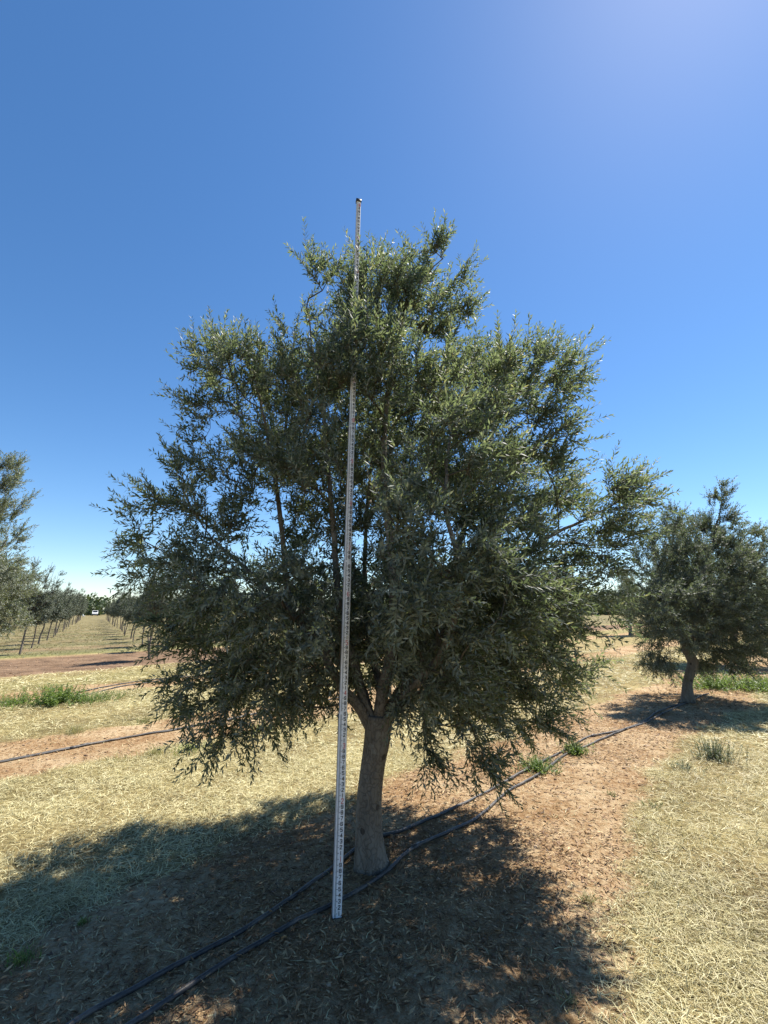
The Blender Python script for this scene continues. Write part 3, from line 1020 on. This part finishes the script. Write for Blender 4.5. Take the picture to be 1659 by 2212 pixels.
protos = [young(401, 3.6), young(402, 3.9), young(403, 3.3), young(404, 3.7), young(405, 3.1)]
used = [False] * 5
YD = np.array([-.52, .854])
YM = np.array([.854, .52])
ORD = ['nearest', 'second', 'third', 'fourth', 'fifth', 'sixth', 'seventh', 'eighth']
rng = np.random.default_rng(44)
start = {-20.4: 27.0, -15.9: 26.0, -11.4: 25.5, -6.9: 25.0, -2.4: 24.4, 2.1: 19.9, 6.6: 19.0, 11.1: 18.2}
n_y = 0
for m, s0 in start.items():
    k = 0
    s = s0
    while s < 118:
        p = YM * m + YD * (s + rng.uniform(-.35, .35)) + rng.uniform(-.18, .18, 2)
        px = 829.5 + 1000 * p[0] / (p[1] * CP)
        vis = -60 < px < 430
        if m not in (-2.4, 2.1) and s > 75: vis = False
        if vis:
            i = int(rng.integers(5))
            if used[i]:
                o = copy_tree(protos[i])
            else:
                o = protos[i]; used[i] = True
            o.location = (p[0], p[1], 0)
            o.rotation_euler = (rng.normal(0, .05), rng.normal(-.03, .07), rng.normal(0, .5))
            q = rng.uniform(.8, 1.14)
            o.scale = (q, q, q * rng.uniform(.93, 1.06))
            if m == -2.4 and k < 8:
                lab = ORD[k] + ' young olive on the left side of the grass lane to the van'
            elif m == 2.1 and k < 8:
                lab = ORD[k] + ' young olive on the right side of the grass lane to the van'
            elif m in (-2.4, 2.1):
                lab = 'slim young olive far along the grass lane near the van'
            elif m < 0:
                lab = 'slim young olive in the orchard rows beyond the left lane row'
            else:
                lab = 'slim young olive in the orchard rows behind the big tree'
            tag(o, lab, 'young olive', 'young olive trees in the left orchard')
            n_y += 1
        k += 1
        s += 3.7
print('young trees', n_y)

# ------------------------------------------------------------------ far wood on the horizon
rng = np.random.default_rng(51)
Cs, Rs = [], []
for i in range(420):
    a = rng.uniform(-1.0, 1.0)
    dist = rng.uniform(225, 300)
    hgt = rng.uniform(6.8, 9.6) + (2 if rng.random() < .1 else 0)
    Cs.append((dist * math.sin(a), dist * math.cos(a), hgt * .45))
    Rs.append((rng.uniform(3, 6), rng.uniform(3, 6), hgt * .55))
Cs, Rs = np.array(Cs), np.array(Rs)
n_ = 420 * 170
idx = rng.integers(0, 420, n_)
d = unit(rng.normal(0, 1, (n_, 3)))
P = Cs[idx] + d * Rs[idx] * (rng.random((n_, 1)) ** .25) * (1 + .12 * np.sin(d[:, :1] * 7 + idx[:, None]) * np.cos(d[:, 2:3] * 6))
P[:, 2] = np.maximum(P[:, 2], .1)
ld = unit(rng.normal(0, 1, (n_, 3)))
w = unit(np.cross(ld, rng.normal(0, 1, (n_, 3))))
L = rng.uniform(.9, 1.9, n_)
V, F = leafquads(P, ld, w, L, L * .6, np.cross(ld, w), np.full(n_, .05))
tv = np.clip(rng.random(420)[idx] * .6 + rng.random(n_) * .4, 0, 1)
tag(obj('far_wood', mesh_np('far_wood', V, F, {'v': ('FACE', np.repeat(tv, 2))}, False, [M['treeline']])), 'low green line of trees along the horizon', 'wood', kind='stuff')

# ------------------------------------------------------------------ levelling staff
FT = .3048
staff = empty('measuring_staff', (ROD[0], ROD[1], float(gz(ROD[0], ROD[1])) - .004))
staff.rotation_euler = (math.radians(.0), math.atan(.072 / 5.0), .26)
tag(staff, 'tall white telescopic measuring staff standing upright before the large olive', 'measuring staff')
GL = {  # strokes in a 0..1 x 0..1.6 cell
    '0': [[(0, .2), (0, 1.4), (.2, 1.6), (.8, 1.6), (1, 1.4), (1, .2), (.8, 0), (.2, 0), (0, .2)]],
    '1': [[(.5, 0), (.5, 1.6)]],
    '2': [[(0, 1.3), (.2, 1.6), (.8, 1.6), (1, 1.4), (1, 1.05), (0, .15), (0, 0), (1, 0)]],
    '3': [[(0, 1.4), (.2, 1.6), (.8, 1.6), (1, 1.4), (1, 1.0), (.8, .82), (.4, .82)], [(.8, .82), (1, .6), (1, .2), (.8, 0), (.2, 0), (0, .2)]],
    '4': [[(.8, 0), (.8, 1.6), (0, .5), (1.05, .5)]],
    '5': [[(1, 1.6), (0, 1.6), (0, .9), (.8, .9), (1, .7), (1, .2), (.8, 0), (.2, 0), (0, .2)]],
    '6': [[(1, 1.35), (.8, 1.6), (.2, 1.6), (0, 1.4), (0, .2), (.2, 0), (.8, 0), (1, .2), (1, .65), (.8, .85), (0, .85)]],
    '7': [[(0, 1.6), (1, 1.6), (.35, 0)]],
    '8': [[(.2, .85), (0, 1.05), (0, 1.4), (.2, 1.6), (.8, 1.6), (1, 1.4), (1, 1.05), (.8, .85), (.2, .85), (0, .65), (0, .2), (.2, 0), (.8, 0), (1, .2), (1, .65), (.8, .85)]],
    '9': [[(0, .25), (.2, 0), (.8, 0), (1, .2), (1, 1.4), (.8, 1.6), (.2, 1.6), (0, 1.4), (0, .95), (.2, .75), (1, .75)]],
}


def glyph(ch, cx, cz, hgt, wd, th, y):
    V, F = [], []
    for st in GL[ch]:
        for (x0, z0), (x1, z1) in zip(st[:-1], st[1:]):
            a = np.array([cx + (x0 - .5) * wd, cz + (z0 / 1.6 - .5) * hgt]); b = np.array([cx + (x1 - .5) * wd, cz + (z1 / 1.6 - .5) * hgt])
            u = (b - a) / (np.linalg.norm(b - a) + 1e-9)
            a = a - u * th * .45; b = b + u * th * .45
            nrm = np.array([-u[1], u[0]]) * th / 2
            k = len(V)
            for q in (a - nrm, b - nrm, b + nrm, a + nrm):
                V.append((q[0], y, q[1]))
            F.append((k, k + 1, k + 2, k + 3))
    # tiny steps so that crossing strokes never share a plane
    V = np.array(V)
    V[:, 1] -= np.repeat(np.arange(len(F)), 4) * .00004
    return V, np.array(F)


def join(parts):
    Vs, Fs, o = [], [], 0
    for V, F in parts:
        Vs.append(V); Fs.append(F + o); o += len(V)
    return np.vstack(Vs), np.vstack(Fs)


cuts = [0, 3.63, 6.72, 9.86, 13.05, 16.12]
wids = [.055, .050, .0445, .0395, .0345]
for i in range(5):
    z0, z1 = cuts[i] * FT, cuts[i + 1] * FT
    wd, dp = wids[i], wids[i] * .62
    fy = -dp / 2
    # body with rounded long edges
    c = dp * .22
    sec = [(-wd / 2, fy + c), (-wd / 2 + c * .35, fy), (wd / 2 - c * .35, fy), (wd / 2, fy + c), (wd / 2, -fy - c), (wd / 2 - c, -fy), (-wd / 2 + c, -fy), (-wd / 2, -fy - c)]
    V = np.array([(x, y, z) for z in (z0 - (0 if i == 0 else .05), z1) for x, y in sec])
    F = [(j, (j + 1) % 8, 8 + (j + 1) % 8, 8 + j) for j in range(8)]
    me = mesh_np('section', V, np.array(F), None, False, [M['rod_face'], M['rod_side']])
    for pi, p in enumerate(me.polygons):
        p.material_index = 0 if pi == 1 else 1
    sct = obj('section', me, staff)
    tag(sct)
    inkp, redp, grad = [], [], []
    y = fy - .0008
    k0, k1 = math.ceil(cuts[i] * 10 + .2), int(cuts[i + 1] * 10 - .3)
    for k in range(k0, k1 + 1):
        z = k * .1 * FT
        x = wd * .17
        if k % 10 == 0:
            for qi, ch in enumerate(str(k // 10)):
                n_d = len(str(k // 10))
                redp.append(glyph(ch, x + (qi - (n_d - 1) / 2) * wd * .26, z, .026, wd * (.22 if n_d == 1 else .18), .0038, y))
        else:
            inkp.append(glyph(str(k % 10), x, z, .0185, wd * .2, .0042, y))
    for k in range(math.ceil(cuts[i] * 50 + 1), int(cuts[i + 1] * 50 - 1)):
        z = k * .02 * FT
        ln = wd * (.30 if k % 5 == 0 else .17)
        xl = -wd / 2 + wd * .17
        grad.append((np.array([(xl, y, z - .0014), (xl + ln, y, z - .0014), (xl + ln, y, z + .0014), (xl, y, z + .0014)]), np.array([(0, 1, 2, 3)])))
    V, F = join(inkp); tag(obj('numerals', mesh_np('numerals', V, F, None, False, [M['ink']]), sct), kind='stuff')
    if redp:
        V, F = join(redp); tag(obj('foot_numerals', mesh_np('foot_numerals', V, F, None, False, [M['red']]), sct), 'red foot numerals', kind='stuff')
    V, F = join(grad); tag(obj('graduations', mesh_np('graduations', V, F, None, False, [M['ink']]), sct), kind='stuff')
    # locking collar / end cap
    if i < 4:
        s = wd / 2 + .004
        for a_, b_ in ((-s, -wd / 2 + .0005), (wd / 2 - .0005, s)):
            V, F = boxes([(a_, b_, -dp / 2 + .012, dp / 2 + .004, z1 - .035, z1 - .012)])
            obj('locking_button', mesh_np('locking_button', V, F, None, False, [M['black']]), sct)
    else:
        s = wd / 2 + .004
        V, F = boxes([(-s, s, -dp / 2 - .004, dp / 2 + .004, z1 - .004, z1 + .022)])
        obj('end_cap', mesh_np('end_cap', V, F, None, False, [M['black']]), staff)
V, F = boxes([(-.0285, .0285, -.0182, .0182, -.004, .010)])
obj('foot_plate', mesh_np('foot_plate', V, F, None, False, [M['black']]), staff)

# ------------------------------------------------------------------ irrigation hoses
def hose(pts, r, label, seed):
    rng = np.random.default_rng(seed)
    P = spline(np.array(pts), .09)
    n = len(P)
    d = unit(np.gradient(P, axis=0))
    lat = np.stack([-d[:, 1], d[:, 0]], -1)
    s = np.arange(n) * .09
    wv = .008 * np.sin(s * 2.1 + seed) + .004 * np.sin(s * 5.3 + 2 * seed)
    P = P + lat * wv[:, None]
    z = gz(P[:, 0], P[:, 1]) + r * .75 + .004 * (1 + np.sin(s * 3.1 + seed))
    V, F = sweep(np.column_stack([P, z]), np.full(n, r), 10)
    o = P[0]
    root = obj('irrigation_hose', mesh_np('irrigation_hose', V - np.array([o[0], o[1], 0]), F, None, True, [M['hose']]), None, (o[0], o[1], 0))
    for q in (.16, .37, .58, .8):
        i = int(q * n) + seed
        V, F = sweep(np.column_stack([P, z])[i - 1:i + 1] - np.array([o[0], o[1], 0]), np.array([r * 1.35, r * 1.35]), 10)
        obj('joiner', mesh_np('joiner', V, F, None, False, [M['hose']]), root)
    return tag(root, label, 'hose', 'irrigation hoses along the olive rows')


def ray(p, d, t):
    return (p[0] + d[0] * t, p[1] + d[1] * t)


hA = [gr(x, y) for x, y in [(60, 2300), (195, 2212), (420, 2085), (590, 1985), (715, 1885), (790, 1828), (860, 1808), (960, 1765), (1070, 1712), (1150, 1665), (1215, 1628), (1270, 1600), (1350, 1582), (1420, 1552), (1500, 1512)]]
hB = [gr(x, y) for x, y in [(180, 2300), (320, 2212), (500, 2090), (640, 2005), (760, 1945), (838, 1895), (892, 1850), (1030, 1778), (1100, 1722), (1180, 1672), (1225, 1634), (1300, 1605), (1380, 1568), (1430, 1538), (1480, 1520), (1530, 1500)]]
hose(hA, .0125, 'black hose passing behind the trunk of the large olive', 1)
hose(hB, .0125, 'black hose passing in front of the trunk of the large olive', 2)
h2 = [gr(x, y) for x, y in [(-120, 1672), (0, 1648), (150, 1618), (300, 1590), (400, 1574), (560, 1542), (760, 1502)]]
hose(h2, .0125, 'nearer of two hoses running together across bare soil at the left', 3)
hose([(p[0] + .01, p[1] + .07 + .03 * math.sin(i * 2)) for i, p in enumerate(h2)], .011, 'farther of two hoses running together across bare soil at the left', 4)
h3 = [gr(x, y) for x, y in [(-60, 1520), (60, 1514), (180, 1502), (260, 1484), (365, 1468), (520, 1448)]]
hose(h3, .013, 'thin far hose beside the green weeds at the left', 5)
hose([gr(x, y) for x, y in [(150, 1500), (240, 1482), (300, 1472), (370, 1464), (520, 1442)]], .013, 'farthest thin hose on the bare soil beyond the green weeds', 6)

# ------------------------------------------------------------------ weeds
def weed(label, px, py, kind, n, h, spread, mat, seed, name=None, Lf=None):
    rng = np.random.default_rng(seed)
    x, y = gr(px, py)
    z = float(gz(x, y))
    root = empty(name or ('grass_tuft' if kind == 'grass' else 'weed_plant'), (x, y, z))
    tag(root, label, 'grass tuft' if kind == 'grass' else 'weed', 'wild plants in the field')
    r = np.abs(rng.normal(0, .5, n)) * spread
    a = rng.uniform(0, 2 * PI, n)
    P = np.stack([r * np.cos(a), r * np.sin(a), np.zeros(n) - .01], -1)
    if kind == 'grass':
        L = h * rng.uniform(.45, 1.05, n)
        Vb, Fb, v = strips(rng, P, L, rng.uniform(.0035, .006, n), rng.uniform(0, 2 * PI, n), rng.uniform(.9, 1.5, n), rng.normal(0, .3, n), rng.random(n), 3)
        tag(obj('blades', mesh_np('blades', Vb, Fb, {'v': ('FACE', v)}, False, [mat]), root), kind='stuff')
        return
    hh = h * rng.uniform(.5, 1.05, n)
    top = P + np.stack([np.cos(a) * spread * .45 * rng.random(n) + rng.normal(0, .05, n) * h, np.sin(a) * spread * .45 * rng.random(n) + rng.normal(0, .05, n) * h, hh], -1)
    Vs, Fs = edge_tubes(P, top, np.full(n, .0025), np.full(n, .0012), 3)
    tag(obj('stems', mesh_np('stems', Vs, Fs, {'v': ('FACE', np.full(len(Fs), .4))}, False, [mat]), root), kind='stuff')
    Lf = Lf or h * .18
    m = max(6, int(h / .02))
    f = rng.uniform(.05, 1, (n, m))
    B = P[:, None] * (1 - f[..., None]) + top[:, None] * f[..., None]
    B = B.reshape(-1, 3)
    k = len(B)
    az = rng.uniform(0, 2 * PI, k)
    el = rng.normal(.55, .35, k)
    d = np.stack([np.cos(az) * np.cos(el), np.sin(az) * np.cos(el), np.sin(el)], -1)
    w = unit(np.stack([-np.sin(az), np.cos(az), rng.normal(0, .3, k)], -1))
    L = Lf * rng.uniform(.5, 1.2, k) * (1.15 - .5 * f.ravel())
    V, F = leafquads(B, d, w, L, L * .34, np.cross(d, w), rng.normal(.03, .05, k))
    tag(obj('leaves', mesh_np('leaves', V, F, {'v': ('FACE', np.repeat(rng.random(k), 2))}, False, [mat]), root), kind='stuff')


W, WG, WD = M['weed'], M['weed_grey'], M['weed_dry']
weed('low green weed at the left edge before the far hose', 30, 1522, 'leafy', 150, .24, .55, W, 601)
weed('tallest green weed clump before the far hose at the left', 122, 1520, 'leafy', 220, .36, .5, W, 602)
weed('green weed clump right of the tallest one at the far hose', 195, 1515, 'leafy', 170, .22, .5, W, 603)
weed('small weed at the right end of the green weeds by the far hose', 255, 1506, 'leafy', 50, .16, .4, W, 604)
weed('yellow green grass clump standing on the left grass strip', 160, 1585, 'grass', 160, .30, .20, WD, 605)
weed('small bright green weed above the hoses at the left', 312, 1560, 'leafy', 30, .10, .12, W, 606)
weed('tall thin grass clump just in front of the left hoses', 335, 1630, 'grass', 110, .34, .16, WD, 607)
weed('loose grass tuft in front of the left hoses', 255, 1640, 'grass', 60, .26, .18, WD, 608)
weed('green grass patch below the left skirt of the large olive', 415, 1618, 'grass', 240, .2, .34, W, 609)
weed('green growth glimpsed behind the lower left skirt of the olive', 560, 1580, 'leafy', 90, .18, .4, W, 610)
weed('dark green tuft in the shade at the bottom left edge', 45, 2085, 'grass', 110, .13, .09, W, 611)
weed('small lone tuft in the shade on the left', 180, 1995, 'grass', 60, .10, .05, W, 612)
weed('bright green weed where the two hoses meet', 1242, 1632, 'leafy', 130, .14, .15, W, 613, Lf=.045)
weed('leafy green weed patch beside the upper hose', 1160, 1670, 'leafy', 150, .13, .24, W, 614, Lf=.04)
weed('low weed lying between the two hoses near their meeting', 1195, 1650, 'leafy', 30, .06, .14, WG, 615, Lf=.025)
weed('bushy grey green weed on the soil edge at the right', 1538, 1640, 'leafy', 110, .24, .26, WG, 616, Lf=.035)
weed('smaller grey weed left of the bushy one at the right', 1478, 1662, 'leafy', 45, .09, .16, WG, 617, Lf=.03)
weed('green weeds behind the trunk of the crooked olive', 1545, 1488, 'leafy', 260, .34, .9, W, 618)
weed('green weeds at the right edge behind the crooked olive', 1635, 1490, 'leafy', 280, .36, 1.0, W, 619)
weed('low weed right of the crooked trunk', 1585, 1492, 'leafy', 60, .2, .5, W, 620)
weed('tiny seedling on the sunny soil right of the hoses', 1318, 1722, 'leafy', 14, .05, .07, W, 621, Lf=.018)
weed('tiny seedlings on the soil near the right grass edge', 1410, 1742, 'leafy', 16, .06, .1, W, 622, Lf=.018)
weed('thin seedling stalk at the right grass edge', 1445, 1735, 'grass', 8, .12, .03, WD, 623)
weed('dry grass tuft at the tip of the shadow on the right', 1270, 1950, 'grass', 60, .12, .07, WD, 624)
weed('yellowish weeds under the gap between the two nearest olives', 1300, 1430, 'leafy', 120, .3, 1.1, WD, 625)
weed('dry grass tuft in the lower right grass', 1225, 2160, 'grass', 50, .08, .08, WD, 626)

# ------------------------------------------------------------------ van, pole, valve posts far down the lane
def far_van():
    p = YM * -.1 + YD * 205
    root = empty('parked_van', (p[0], p[1], 0), math.radians(31))
    tag(root, 'small white van parked at the far end of the grass lane', 'van')
    # nose towards -y (the camera)
    prof = [(-2.2, .35), (-2.25, .95), (-1.5, 1.15), (-.9, 1.95), (2.2, 1.98), (2.3, .35)]
    n = len(prof)
    V = [(sx * (.92 if z < 1.3 else .82), y, z) for sx in (-1, 1) for y, z in prof]
    F4 = [(j, (j + 1) % n, n + (j + 1) % n, n + j) for j in range(n)]
    me = bpy.data.meshes.new('body')
    me.from_pydata(V, [], F4 + [tuple(range(n))[::-1], tuple(range(n, 2 * n))])
    me.materials.append(M['white'])
    obj('body', me, root)
    d = np.array([.6, .8]); nrm = np.array([-.8, .6])
    V = np.array([(-.74, -1.44, 1.25), (.74, -1.44, 1.25), (.7, -.97, 1.88), (-.7, -.97, 1.88)]) + np.array([0, -.02, .015])
    obj('windscreen', mesh_np('windscreen', V, np.array([(0, 1, 2, 3)]), None, False, [M['glass']]), root)
    for sx in (-1, 1):
        V = np.array([(sx * .885, -.8, 1.3), (sx * .885, .2, 1.3), (sx * .845, .2, 1.8), (sx * .845, -.7, 1.8)])
        obj('side_window', mesh_np('side_window', V + np.array([sx * .03, 0, 0]), np.array([(0, 1, 2, 3)]), None, False, [M['glass']]), root)
        for yy in (-1.45, 1.45):
            V, F = sweep(np.array([(sx * .70, yy, .34), (sx * .78, yy, .34), (sx * .94, yy, .34)]), np.array([.34, .34, .34]), 16)
            obj('wheel', mesh_np('wheel', V, F, None, False, [M['black']]), root)
        V, F = boxes([(sx * .62 - .14, sx * .62 + .14, -2.28, -2.2, .75, .9)])
        obj('headlight', mesh_np('headlight', V, F, None, False, [M['rod_side']]), root)
    V, F = boxes([(-.9, .9, -2.34, -2.24, .36, .6)])
    obj('bumper', mesh_np('bumper', V, F, None, False, [M['black']]), root)


far_van()
pp = np.array([(228 - 829.5) / 1000 / CP * 240, 240])
pole = empty('utility_pole', (pp[0], pp[1], 0), .3)
tag(pole, 'wooden utility pole with crossarms rising above the far trees', 'utility pole')
V, F = sweep(np.array([(0, 0, -.3), (0, 0, 5), (0, 0, 11.4)]), np.array([.2, .17, .13]), 10)
obj('post', mesh_np('post', V, F, None, True, [M['pole']]), pole)
for z in (10.6, 9.4):
    V, F = boxes([(-1.3, 1.3, -.22, -.13, z - .08, z + .08)])
    arm = obj('crossarm', mesh_np('crossarm', V, F, None, False, [M['pole']]), pole)
    for x in (-1.15, -.6, .6, 1.15):
        V, F = sweep(np.array([(x, -.175, z + .08), (x, -.175, z + .2), (x, -.175, z + .3)]), np.array([.04, .07, .04]), 6)
        obj('insulator', mesh_np('insulator', V, F, None, False, [M['rod_side']]), arm)
for (px, dist, lab) in ((152, 120, 'white valve post among the trunks left of the lane'), (209, 135, 'white valve post standing right before the van')):
    x = (px - 829.5) / 1000 / CP * dist
    vp = empty('valve_post', (x, dist, 0))
    tag(vp, lab, 'valve post', 'white irrigation valve posts')
    V, F = sweep(np.array([(0, 0, -.1), (0, 0, .5), (0, 0, .95)]), np.array([.11, .11, .10]), 10)
    obj('standpipe', mesh_np('standpipe', V, F, None, True, [M['white']]), vp)
    V, F = sweep(np.array([(0, 0, .4), (.3, 0, .38), (.6, 0, .3)]), np.array([.09, .09, .08]), 8)
    obj('outlet', mesh_np('outlet', V, F, None, True, [M['white']]), vp)
    V, F = sweep(np.array([(0, 0, .95), (0, 0, 1.0), (0, 0, 1.06)]), np.array([.13, .13, .05]), 10)
    obj('cap', mesh_np('cap', V, F, None, True, [M['rod_side']]), vp)
